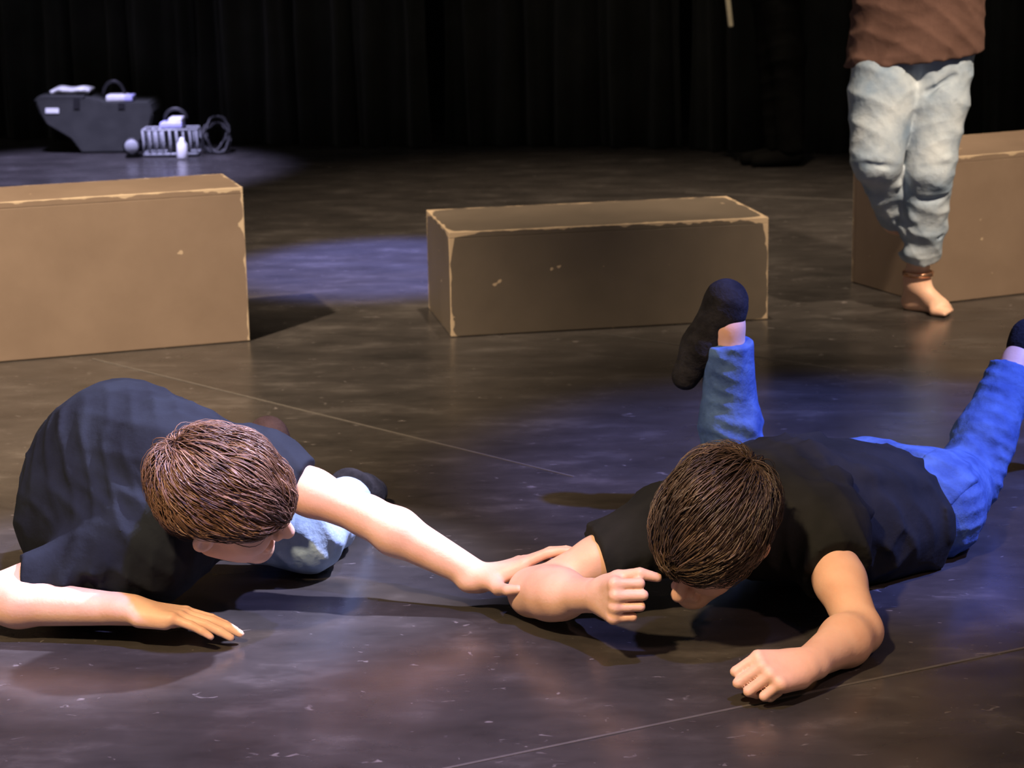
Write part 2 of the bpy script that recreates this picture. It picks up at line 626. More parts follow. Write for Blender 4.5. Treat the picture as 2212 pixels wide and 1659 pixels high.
def hand_sdf(S, w, f, d, thumb_side, flex, thumb, s=0.92, spread=0.0, k=0.0022, wr=0.024):
    """w wrist, f towards the knuckles, d back of the hand, thumb_side +1/-1 gives t = thumb_side * f x d"""
    f = nrm(f)
    d = np.asarray(d, float)
    d = nrm(d - (d @ f) * f)
    t = thumb_side * np.cross(f, d)
    L = lambda a, b, c_: w + s * (a * f + b * t + c_ * d)
    mc = [(0.086, 0.0295), (0.090, 0.0098), (0.085, -0.0098), (0.076, -0.0285)]
    ln = [(0.043, 0.026, 0.020), (0.047, 0.029, 0.021), (0.044, 0.027, 0.021), (0.034, 0.020, 0.018)]
    rd = [(0.0100, 0.0092, 0.0082), (0.0102, 0.0093, 0.0083), (0.0097, 0.0088, 0.008), (0.0088, 0.008, 0.0072)]
    S.cone(L(-0.02, 0, 0), L(0.02, 0, 0), wr * s, 0.022 * s, 0.015, (d, 0.8))
    for i, (a, b) in enumerate(mc):
        S.cone(L(0.008, b * 0.5, 0.0), L(a - 0.004, b, 0.0), 0.0155 * s, 0.0125 * s, 0.012)
        S.cone(L(0.02, b * 0.8, -0.008), L(a - 0.012, b, -0.007), 0.014 * s, 0.011 * s, 0.010)
        p = L(a, b, 0.002)
        S.ball(p, 0.0112 * s, 0.004)
        ang = 0.0
        sp = spread * (1.5 - i) * 1.0
        ff = nrm(f * math.cos(sp) + t * math.sin(sp))
        for j in range(3):
            ang += R(flex[i][j])
            dr = ff * math.cos(ang) - d * math.sin(ang)
            q = p + s * ln[i][j] * dr
            r1 = rd[i][j + 1] if j < 2 else rd[i][2] * 0.82
            S.cone(p, q, rd[i][j] * s, r1 * s, k)
            p = q
    pts = [L(0.012, 0.016, -0.006)] + [L(*x) for x in thumb]
    S.cone(pts[0], pts[1], 0.016 * s, 0.0135 * s, 0.012)
    S.cone(pts[1], pts[2], 0.0125 * s, 0.0105 * s, 0.005)
    S.cone(pts[2], pts[3], 0.0108 * s, 0.0082 * s, k)
    return L


FIST = [(62, 98, 62), (66, 100, 62), (70, 100, 62), (74, 100, 60)]
FIST_TH = [(0.045, 0.034, -0.022), (0.072, 0.030, -0.040), (0.085, 0.006, -0.046)]


def person(name, label, base):
    return thing(name, label, 'person', tuple(base))


def lerp(a, b, t):
    return np.asarray(a) * (1 - t) + np.asarray(b) * t

# ------------------------------------------------------------------ the stage


def floor_mat():
    m, nt, b = mat('black_vinyl_stage_floor')
    tc = nd(nt, 'ShaderNodeTexCoord')
    mp = nd(nt, 'ShaderNodeMapping')
    mp.inputs['Rotation'].default_value = (0, 0, R(12))
    mp.inputs['Scale'].default_value = (0.9, 1.7, 1)
    nt.links.new(tc.outputs['Object'], mp.inputs[0])
    n1 = nd(nt, 'ShaderNodeTexNoise', Scale=5.0, Detail=8, Roughness=0.65)
    nt.links.new(mp.outputs[0], n1.inputs['Vector'])
    c1 = ramp(nt, [(0.32, (0.022, 0.0205, 0.020)), (0.55, (0.037, 0.034, 0.033)), (0.74, (0.072, 0.067, 0.065))])
    nt.links.new(n1.outputs['Fac'], c1.inputs[0])
    # pale scuff marks
    n2 = nd(nt, 'ShaderNodeTexNoise', Scale=26.0, Detail=3, Roughness=0.5, Distortion=1.2)
    nt.links.new(mp.outputs[0], n2.inputs['Vector'])
    c2 = ramp(nt, [(0.68, (0, 0, 0)), (0.76, (1, 1, 1))])
    nt.links.new(n2.outputs['Fac'], c2.inputs[0])
    mx = nd(nt, 'ShaderNodeMix', data_type='RGBA')
    nt.links.new(c2.outputs[0], mx.inputs[0])
    nt.links.new(c1.outputs[0], mx.inputs[6])
    mx.inputs[7].default_value = (0.13, 0.12, 0.12, 1)
    nt.links.new(mx.outputs[2], b.inputs['Base Color'])
    n3 = nd(nt, 'ShaderNodeTexNoise', Scale=3.0, Detail=6)
    nt.links.new(mp.outputs[0], n3.inputs['Vector'])
    mr = nd(nt, 'ShaderNodeMapRange')
    mr.inputs['To Min'].default_value = 0.15
    mr.inputs['To Max'].default_value = 0.38
    nt.links.new(n3.outputs['Fac'], mr.inputs['Value'])
    nt.links.new(mr.outputs[0], b.inputs['Roughness'])
    b.inputs['Specular IOR Level'].default_value = 0.45
    bp = nd(nt, 'ShaderNodeBump', Strength=0.12, Distance=0.004)
    nt.links.new(n1.outputs['Fac'], bp.inputs['Height'])
    nt.links.new(bp.outputs[0], b.inputs['Normal'])
    return m


FLOOR = floor_mat()
bm = bmesh.new()
bm_box(bm, (-7, -3, -0.05), (7, 13, 0.0))
floor = struct(from_bm('floor', bm, FLOOR))
TAPE = plain('worn_floor_tape', (0.075, 0.070, 0.066), 0.4)


def seam(a, b, wid, ext=(0, 0)):
    a, b = Vector(G(*a)), Vector(G(*b))
    d = (b - a).normalized()
    a, b = a - d * ext[0], b + d * ext[1]
    L = (b - a).length
    bm = bmesh.new()
    bm_box(bm, (0, -wid / 2, 0.0002), (L, wid / 2, 0.0012))
    o = from_bm('floor_seam', bm, TAPE, None)
    o.location = a
    o.rotation_euler = (0, 0, math.atan2(d.y, d.x))
    o.parent = floor
    return o


seam((200, 775), (1240, 1030), 0.006)
seam((990, 1655), (2212, 1400), 0.006, (2.0, 2.5))
seam((1530, 418), (1822, 432), 0.012, (0.1, 0.6))
seam((1300, 720), (1830, 800), 0.003)

# curtains: pleated black drapes side by side
CURT = noise_mat('black_stage_velour', (0.018, 0.019, 0.017), (0.028, 0.029, 0.026), 4, 0.95, 0.2, 30, 0.1, sheen=0.1)
WALL = noise_mat('black_wall_paint', (0.010, 0.010, 0.010), (0.016, 0.016, 0.016), 3, 0.9)
cl, cr = Vector(G(200, 305)), Vector(G(1900, 328))
cdir = (cr - cl).normalized()
cnor = Vector((cdir.y, -cdir.x, 0))
words = ['with the equipment case in front of it', 'hanging between the equipment case and the low box', 'behind the low middle box',
         'behind the person in black trousers', 'behind the person in the maroon shirt', 'farthest past the person in the maroon shirt', 'farthest from the person in black trousers']
starts = [-0.6, 0.62, 1.84, 3.06, 4.28, 5.5, -1.82]
starts[4] = 4.28
for i, s0 in enumerate(starts):
    rng = random.Random(i + 3)
    bm = bmesh.new()
    n = 110
    wd = 1.18
    cols = []
    ph = rng.random() * 6
    for j in range(n + 1):
        t = j / n
        off = 0.045 * math.sin(t * 2 * PI * 6.5 + ph + 1.1 * math.sin(t * 9 + ph)) + 0.02 * math.sin(t * 2 * PI * 13 + ph)
        off += (0.05 if i % 2 else -0.05)
        q = cl + cdir * (s0 + wd * t) + cnor * off
        cols.append([bm.verts.new((q.x + 0.02 * math.sin(z * 1.7 + j * 0.2) * (1 - z / 5), q.y, z)) for z in (0.004, 0.5, 1.2, 2.4, 4.2)])
    for j in range(n):
        for k in range(4):
            bm.faces.new((cols[j][k], cols[j + 1][k], cols[j + 1][k + 1], cols[j][k + 1]))
    # turn the sheet into cloth with thickness
    bmesh.ops.recalc_face_normals(bm, faces=bm.faces)
    bmesh.ops.solidify(bm, geom=bm.faces[:], thickness=0.006)
    o = from_bm('stage_curtain', bm, CURT, None, True)
    tag(o, 'black pleated stage curtain ' + words[i], 'curtain', 'black stage curtains along the back')
bm = bmesh.new()
wb = cl + cdir * 2.6 - cnor * 0.9
bm_box(bm, (-6.5, 0, 0), (6.5, 0.1, 4.6))
o = struct(from_bm('wall_back', bm, WALL))
o.location = (wb.x, wb.y, 0)
o.rotation_euler = (0, 0, math.atan2(cdir.y, cdir.x))


# ------------------------------------------------------------------ stage boxes
def box_mat(name, dims, c1, c2, wear, worn, seed, cw, chips=0.765):
    hx, hy, hz = dims[0] / 2, dims[1] / 2, dims[2]
    m, nt, b = mat(name)
    tc = nd(nt, 'ShaderNodeTexCoord')
    sx = nd(nt, 'ShaderNodeSeparateXYZ')
    nt.links.new(tc.outputs['Object'], sx.inputs[0])

    def mth(op, a, b_=None, c_=None):
        n = nd(nt, 'ShaderNodeMath', operation=op)
        for i, v in enumerate((a, b_, c_)):
            if v is None:
                continue
            if isinstance(v, (int, float)):
                n.inputs[i].default_value = v
            else:
                nt.links.new(v, n.inputs[i])
        return n.outputs[0]
    ax = mth('SUBTRACT', hx, mth('ABSOLUTE', sx.outputs[0]))
    ay = mth('SUBTRACT', hy, mth('ABSOLUTE', sx.outputs[1]))
    az = mth('MINIMUM', mth('SUBTRACT', hz, sx.outputs[2]), mth('ADD', mth('MULTIPLY', sx.outputs[2], 4.0), 0.004))
    med = mth('MAXIMUM', mth('MINIMUM', ax, ay), mth('MINIMUM', mth('MAXIMUM', ax, ay), az))
    mxx = mth('MAXIMUM', mth('MAXIMUM', ax, ay), az)
    mp = nd(nt, 'ShaderNodeMapping')
    mp.inputs['Location'].default_value = (seed * 3.1, seed * 1.7, seed)
    nt.links.new(tc.outputs['Object'], mp.inputs[0])
    n1 = nd(nt, 'ShaderNodeTexNoise', Scale=18.0, Detail=5)
    nt.links.new(mp.outputs[0], n1.inputs['Vector'])
    pw = mth('POWER', n1.outputs['Fac'], 5.0)
    corner = mth('MULTIPLY', mth('MAXIMUM', mth('SUBTRACT', 0.09, mxx), 0.0), cw)
    thr = mth('ADD', mth('MULTIPLY', pw, wear), mth('ADD', corner, 0.0010))
    mask = mth('LESS_THAN', med, thr)
    n2 = nd(nt, 'ShaderNodeTexNoise', Scale=24.0, Detail=2, Roughness=0.4)
    nt.links.new(mp.outputs[0], n2.inputs['Vector'])
    chip = mth('MULTIPLY', mth('GREATER_THAN', n2.outputs['Fac'], chips), 0.8)
    n3 = nd(nt, 'ShaderNodeTexNoise', Scale=4.0, Detail=7, Roughness=0.6)
    nt.links.new(mp.outputs[0], n3.inputs['Vector'])
    r = ramp(nt, [(0.3, c1), (0.7, c2)])
    nt.links.new(n3.outputs['Fac'], r.inputs[0])
    mx = nd(nt, 'ShaderNodeMix', data_type='RGBA')
    nt.links.new(mth('MAXIMUM', mask, chip), mx.inputs[0])
    nt.links.new(r.outputs[0], mx.inputs[6])
    mx.inputs[7].default_value = (*worn, 1)
    nt.links.new(mx.outputs[2], b.inputs['Base Color'])
    b.inputs['Roughness'].default_value = 0.55
    b.inputs['Specular IOR Level'].default_value = 0.3
    return m


def stage_box(label, near, ang, dims, c1, c2, wear, worn, seed, cw):
    """near: world point of the corner nearest the camera; local +x runs along the long front face, +y away"""
    lx, ly, lz = dims
    ca, sa = math.cos(ang), math.sin(ang)
    cx = near[0] + ca * lx / 2 - sa * ly / 2
    cy = near[1] + sa * lx / 2 + ca * ly / 2
    t = thing('stage_box', label, 'box', (cx, cy, 0), 'painted plywood stage boxes')
    t.rotation_euler = (0, 0, ang)
    m = box_mat('painted_plywood', dims, c1, c2, wear, worn, seed, cw)
    th = 0.018
    hx, hy = lx / 2, ly / 2

    def panel(name, lo, hi):
        bm = bmesh.new()
        bm_box(bm, lo, hi, 0.002)
        o = from_bm(name, bm, m)
        o.parent = t
    panel('side_panel', (-hx, -hy, 0.002), (hx, -hy + th, lz - th))
    panel('side_panel', (-hx, hy - th, 0.002), (hx, hy, lz - th))
    panel('end_panel', (-hx, -hy + th, 0.002), (-hx + th, hy - th, lz - th))
    panel('end_panel', (hx - th, -hy + th, 0.002), (hx, hy - th, lz - th))
    panel('top_panel', (-hx, -hy, lz - th), (hx, hy, lz))
    return t


PA, PB = (0.138, 0.102, 0.078), (0.170, 0.128, 0.099)
mbN, mbR = G(975, 729), G(1659, 690)
stage_box('low brown painted box with pale worn corners between two taller boxes', mbN, math.atan2(mbR[1] - mbN[1], mbR[0] - mbN[0]) , (0.945, 0.43, 0.305),
          (0.060, 0.049, 0.038), (0.082, 0.067, 0.052), 0.10, (0.32, 0.25, 0.17), 1, 0.20)
lbR, lbL = G(540, 737), G(0, 783)
an = math.atan2(lbR[1] - lbL[1], lbR[0] - lbL[0])
stage_box('tan painted box standing in the amber light in front of the equipment case', lbR - 0.945 * V3(math.cos(an), math.sin(an), 0), an, (0.945, 0.305, 0.445),
          PA, PB, 0.09, (0.36, 0.29, 0.21), 2, 0.05)
rbN = G(2004, 659)
an = R(24)
stage_box('tan painted box with chipped paint behind the person in the maroon shirt', rbN, an, (0.945, 0.42, 0.445),
          (0.125, 0.090, 0.066), (0.16, 0.118, 0.088), 0.09, (0.33, 0.26, 0.18), 3.7, 0.05)


# ------------------------------------------------------------------ person lying on the stomach, both fists on the floor
def build_prone():
    A = V3
    t = person('person', 'person in black t-shirt and blue jeans lying face down with both fists out', (0.6, 3.8, 0))
    pel, mid, che = A(.745, 3.97, .085), A(.625, 3.87, .112), A(.50, 3.77, .140)
    neck = A(.405, 3.62, .165)
    rsh, lsh = A(.268, 3.64, .150), A(.545, 3.62, .145)
    relb, rwri = A(.030, 3.60, .050), A(.140, 3.425, .102)
    lelb, lwri = A(.580, 3.395, .042), A(.464, 3.225, .048)
    rhip, lhip = A(.685, 4.05, .09), A(.805, 3.96, .09)
    rkn, ran = A(.455, 4.28, .065), A(.440, 4.23, .395)
    lkn, lan = A(.925, 4.19, .068), A(1.068, 4.37, .276)
    hc = A(.338, 3.455, .205)
    hu, hf = A(-.06, -.70, .68), A(-.50, -.40, -.70)
    up = A(0, 0, 1)
    lat = nrm(rsh - lsh)
    # body
    S = Sdf()
    S.cone(pel, mid, .13, .115, .05, (up, .72)).cone(mid, che, .115, .13, .05, (up, .78))
    S.cone(rsh, lsh, .062, None, .05).cone(che, neck, .10, .06, .05)
    for sh, el, wr in ((rsh, relb, rwri), (lsh, lelb, lwri)):
        S.cone(sh, lerp(sh, el, .5), .046, .043, .02).cone(lerp(sh, el, .5), el, .043, .036, .02)
        m = lerp(el, wr, .28)
        S.cone(el, m, .036, .042, .02).cone(m, wr, .042, .0255, .02)
    # elbow and upper-arm fullness of the arm in the warm light
    S.cone(relb, lerp(relb, rwri, .45), .040, .045, .02)
    for hp, kn, an_ in ((rhip, rkn, ran), (lhip, lkn, lan)):
        S.cone(hp, kn, .075, .050, .04)
        c_ = lerp(kn, an_, .3)
        S.cone(kn, c_, .048, .050, .03).cone(c_, an_, .048, .032, .03)
    # feet inside the socks
    rheel, rtoe = A(.437, 4.235, .445), A(.357, 4.255, .285)
    lheel, ltoe = A(1.100, 4.40, .318), A(1.215, 4.47, .225)
    S.cone(ran, rheel, .031, .030, .02).cone(rheel, rtoe, .030, .020, .02)
    S.cone(lan, lheel, .031, .030, .02).cone(lheel, ltoe, .030, .020, .02)
    head_sdf(S, hc, hu, hf, 1.08, neck, .046)
    # right fist: thumb side up, back of the hand to the front
    hand_sdf(S, rwri, A(.30, -.90, .20), A(-.95, -.28, .06), -1, [(76, 95, 55), (78, 96, 55), (80, 96, 55), (82, 96, 55)],
             [(0.050, 0.036, -0.018), (0.076, 0.044, -0.048), (0.082, 0.036, -0.078)], .98)
    # left fist: knuckles to the front, back of the hand up
    hand_sdf(S, lwri, A(-.72, -.50, .10), A(.10, -.55, .80), 1, [(50, 98, 60), (52, 100, 60), (55, 100, 60), (58, 100, 60)],
             FIST_TH, .98)
    me = S.mesh('body', .0027, floor=.001)
    link('body', me, SKIN, t)
    # T-shirt
    S = Sdf()
    S.cone(lerp(pel, mid, .25), mid, .146, .145, .06, (up, .74)).cone(mid, che, .150, .155, .06, (up, .80))
    S.cone(rsh + A(.02, .02, 0), lsh, .080, .080, .06).cone(che, neck + A(.02, .03, 0), .120, .078, .05)
    S.cone(A(.47, 3.92, .145), A(.60, 3.98, .10), .080, .080, .08)
    S.cone(A(.60, 3.78, .075), A(.76, 3.87, .05), .075, .065, .06)
    S.cone(rsh, lerp(rsh, relb, .62), .070, .066, .04)
    S.cone(lsh, lerp(lsh, lelb, .52), .068, .064, .04)
    S.cut(lerp(rsh, relb, .50), relb - rsh + A(0, -.02, .05), .125)
    S.cut(lerp(lsh, lelb, .40), lelb - lsh + A(0.03, 0, 0.02), .135)
    S.cut(lerp(pel, mid, .02) , pel - mid + A(0.0, -.02, 0), .27)
    S.cut(hc, hc - neck, .09)
    # folds fanning from the shoulder across the back
    for a, b, r in ((A(.40, 3.70, .245), A(.56, 3.76, .262), .014), (A(.42, 3.66, .235), A(.60, 3.68, .23), .013), (A(.40, 3.77, .248), A(.58, 3.88, .258), .013),
                    (A(.50, 3.62, .222), A(.64, 3.66, .17), .012), (A(.64, 3.74, .22), A(.76, 3.82, .17), .012)):
        S.cone(a, b, r * .8, r * .5, .03)
    me = S.mesh('t_shirt', .0045, disp=folds(5, .006, [(A(.5, -.8, .2), .075, 1), (A(.9, .3, .4), .10, .8), (A(.2, .9, -.5), .13, .6)]), floor=.002)
    link('t_shirt', me, BLACK_T, t)
    # jeans
    def jeans(x=0.0):
        S = Sdf()
        S.cone(lerp(pel, mid, .3), pel,   .125 + x, .128 + x, .05, (up, .72))
        S.cone(rhip, lhip, .090 + x, None, .05)
        S.cone(pel + A(-.02, .06, .02), pel + A(.05, -.02, .01), .080 + x, .080 + x, .05)
        for hp, kn, an_, r2 in ((rhip, rkn, ran, .050), (lhip, lkn, lan, .052)):
            S.cone(hp, lerp(hp, kn, .5), .094 + x, .078 + x, .05).cone(lerp(hp, kn, .5), kn, .078 + x, .064 + x, .04)
            c_ = lerp(kn, an_, .35)
            S.cone(kn, c_, .062 + x, .060 + x, .035).cone(c_, an_, .060 + x, r2 + x, .03)
        S.cut(lerp(rkn, ran, .90), ran - rkn, .085)
        S.cut(lerp(lkn, lan, .90), lan - lkn, .085)
        return S
    S = jeans()
    # gathers behind the bent knees
    for kn, an_, hp in ((lkn, lan, lhip), (rkn, ran, rhip)):
        for q in (.12, .24, .36):
            c_ = lerp(kn, an_, q)
            sd = nrm(np.cross(an_ - kn, A(0, -1, .3)))
            S.cone(c_ + A(0, -.048, .0) + sd * .035, c_ + A(0, -.048, .012) - sd * .035, .014, .010, .025)
    fj = folds(9, .005, [(A(0, .3, 1), .06, 1), (A(.7, .5, .4), .09, .8)])
    link('jeans', S.mesh('jeans', .0045, disp=fj, floor=.002), DENIM, t)
    jeans_o = t.children[-1]
    # back pocket on the raised hip
    Sp = jeans(.003)
    pc = A(.815, 3.905, .155)
    pn = nrm(A(.25, -.45, .85))
    pu = nrm(np.cross(pn, A(.6, .75, .1)))
    pv = np.cross(pn, pu)

    def pocket(P, d):
        q = P - pc
        a, b = q @ pu, q @ pv
        box = np.maximum(np.maximum(np.abs(a) - .052, np.abs(b) - .058), np.abs(q @ pn) - .045)
        return np.maximum(d, np.maximum(box, np.abs(a) * .5 + b - .072))
    po = link('back_pocket', Sp.mesh('back_pocket', .004, extra=pocket, disp=fj), DENIM, None)
    po.parent = jeans_o
    po.matrix_parent_inverse = Matrix.Translation(-Vector(t.location)) @ Matrix.Translation(Vector(t.location))
    # socks
    for heel, toe, an_, nm in ((rheel, rtoe, ran, 0), (lheel, ltoe, lan, 1)):
        S = Sdf()
        S.cone(lerp(an_, heel, .55), heel, .040, .041, .02).cone(heel, lerp(heel, toe, .6), .041, .040, .02).cone(lerp(heel, toe, .6), toe, .040, .030, .02, None)
        link('sock', S.mesh('sock', .004, disp=folds(3, .002, [(toe - heel, .05, 1)])), SOCK, t)
    hair_part('hair', hc, hu, hf, 1.08, HAIR_A, t, 11, ([-.11, -.04, .0, .025, .06, .1], [-.085, -.055, -.02, .015, .022, .018]),
              (-.1, .75, .0), n=12000, whorl=(0.01, -.075, .095), thick=1.25)
    for e in (-1, 1):
        l_, f_, u_ = frame(hu, hf)
        me = bpy.data.meshes.new('eye')
        bm = bmesh.new()
        bmesh.ops.create_uvsphere(bm, u_segments=16, v_segments=10, radius=.0121)
        bmesh.ops.translate(bm, verts=bm.verts, vec=Vector(hc + 1.08 * (e * .031 * l_ + .0775 * f_ + .001 * u_)))
        bm.to_mesh(me)
        bm.free()
        link('eye', me, EYE, t)
    return t


build_prone()


# ------------------------------------------------------------------ person crouched over the folded legs, reaching across
def build_crouch():
    A = V3
    t = person('person', 'person in dark navy t-shirt crouching low and gripping the other one by the elbow', (-.65, 3.8, 0))
    pel, mid, che = A(-.79, 3.95, .180), A(-.73, 3.84, .232), A(-.615, 3.73, .230)
    neck = A(-.535, 3.62, .225)
    rsh, lsh = A(-.655, 3.64, .150), A(-.475, 3.80, .230)
    relb, rwri = A(-.945, 3.575, .062), A(-.668, 3.51, .062)
    lelb, lwri = A(-.268, 3.735, .155), A(-.062, 3.655, .060)
    rhip, lhip = A(-.75, 3.88, .16), A(-.76, 4.03, .17)
    rkn, ran = A(-.395, 3.88, .075), A(-.335, 4.20, .055)
    lkn, lan = A(-.47, 4.06, .080), A(-.515, 4.36, .120)
    hc = A(-.500, 3.515, .255)
    hu, hf = A(.20, -.60, .72), A(.95, .0, -.34)
    up = A(0, 0, 1)
    S = Sdf()
    S.cone(pel, mid, .125, .115, .05).cone(mid, che, .115, .115, .05).cone(che, neck, .10, .06, .05)
    S.cone(rsh, lsh, .060, None, .05)
    for sh, el, wr in ((rsh, relb, rwri), (lsh, lelb, lwri)):
        S.cone(sh, lerp(sh, el, .5), .046, .042, .02).cone(lerp(sh, el, .5), el, .042, .035, .02)
        m = lerp(el, wr, .25)
        S.cone(el, m, .036, .042, .02).cone(m, wr, .042, .0265, .02)
    for hp, kn, an_ in ((rhip, rkn, ran), (lhip, lkn, lan)):
        S.cone(hp, kn, .075, .050, .04).cone(kn, lerp(kn, an_, .35), .048, .046, .03).cone(lerp(kn, an_, .35), an_, .046, .032, .03)
    rtoe, ltoe = A(-.295, 4.30, .035), A(-.485, 4.44, .035)
    S.cone(ran, rtoe, .032, .022, .02).cone(lan, ltoe, .032, .022, .02)
    head_sdf(S, hc, hu, hf, 1.08, neck, .046)
    # right hand flat on the floor, fingers to the side
    hand_sdf(S, rwri, A(.97, -.10, -.13), A(.10, .12, 1.0), -1, [(8, 8, 5), (6, 8, 5), (8, 8, 6), (10, 8, 6)],
             [(.045, .038, -.014), (.075, .055, -.018), (.098, .062, -.020)], 1.04, .045)
    # left hand gripping the other person's elbow
    hand_sdf(S, lwri, A(.80, .06, .26), A(-.30, .18, .90), 1, [(-6, 14, 12), (-4, 18, 14), (0, 24, 18), (4, 28, 20)],
             [(.026, .052, -.022), (.042, .088, -.026), (.062, .100, -.030)], .98, .06)
    link('body', S.mesh('body', .0029, floor=.001), SKIN, t)
    # T-shirt
    S = Sdf()
    S.cone(pel, mid, .150, .145, .06).cone(mid, che, .145, .140, .06).cone(che, neck, .125, .075, .05)
    S.cone(rsh, lsh, .080, .072, .06)
    S.cone(A(-.80, 3.80, .13), A(-.68, 3.66, .12), .125, .105, .08)
    S.cone(rsh, lerp(rsh, relb, .80), .068, .050, .04)
    S.cone(lsh, lerp(lsh, lelb, .50), .064, .056, .04)
    S.cut(lerp(rsh, relb, .76), relb - rsh + A(0, 0, .10), .12)
    S.cut(lerp(lsh, lelb, .40), lelb - lsh, .12)
    S.cut(hc, hc - neck + A(0, 0, .02), .10)
    S.cut(A(-.66, 3.95, .15), A(.9, .35, -.5), .16)
    for a, b, r in ((A(-.64, 3.66, .235), A(-.70, 3.60, .14), .013), (A(-.70, 3.60, .20), A(-.74, 3.54, .12), .012), (A(-.76, 3.58, .17), A(-.79, 3.54, .10), .011),
                    (A(-.60, 3.82, .32), A(-.70, 3.74, .345), .015), (A(-.78, 3.70, .26), A(-.64, 3.63, .24), .016), (A(-.86, 3.74, .22), A(-.70, 3.60, .19), .014)):
        S.cone(a, b, r, r * .6, .03)
    link('t_shirt', S.mesh('t_shirt', .0045, disp=folds(21, .006, [(A(.4, -.6, .6), .09, 1), (A(.9, .4, .1), .08, .8), (A(.2, .8, .5), .14, .6)]), floor=.002), NAVY_T, t)
    # jeans
    S = Sdf()
    S.cone(pel, rhip, .122, .095, .05).cone(pel, lhip, .122, .095, .05)
    for hp, kn, an_ in ((rhip, rkn, ran), (lhip, lkn, lan)):
        S.cone(hp, kn, .092, .068, .04).cone(kn, lerp(kn, an_, .4), .066, .060, .03).cone(lerp(kn, an_, .4), an_, .060, .050, .03)
    S.cut(lerp(rkn, ran, .92), ran - rkn, .08)
    S.cut(lerp(lkn, lan, .88), lan - lkn, .08)
    link('jeans', S.mesh('jeans', .0045, disp=folds(33, .005, [(A(1, .2, .3), .07, 1), (A(.2, .9, .4), .09, .7)]), floor=.002), DENIM_M, t)
    for an_, toe, m_ in ((ran, rtoe, SOCK), (lan, ltoe, SHOE)):
        S = Sdf()
        S.cone(lerp(an_, toe, -.15), lerp(an_, toe, .5), .042, .042, .02).cone(lerp(an_, toe, .5), toe, .042, .030, .02)
        S.ball(lerp(an_, toe, -.1) + A(0, .01, .02), .038, .03)
        o = link('sock', S.mesh('sock', .004, floor=.001), m_, t)
    hair_part('hair', hc, hu, hf, 1.08, HAIR_B, t, 4, ([-.11, -.04, .0, .02, .06, .1], [-.085, -.055, -.02, .0, .020, .022]),
              (.0, .6, .0), n=12000, whorl=(.02, -.075, .085), thick=1.2)
    l_, f_, u_ = frame(hu, hf)
    for e in (-1, 1):
        bm = bmesh.new()
        bmesh.ops.create_uvsphere(bm, u_segments=16, v_segments=10, radius=.0121)
        bmesh.ops.translate(bm, verts=bm.verts, vec=Vector(hc + 1.08 * (e * .031 * l_ + .0775 * f_ + .001 * u_)))
        from_bm('eye', bm, EYE, t, True)
    return t


build_crouch()


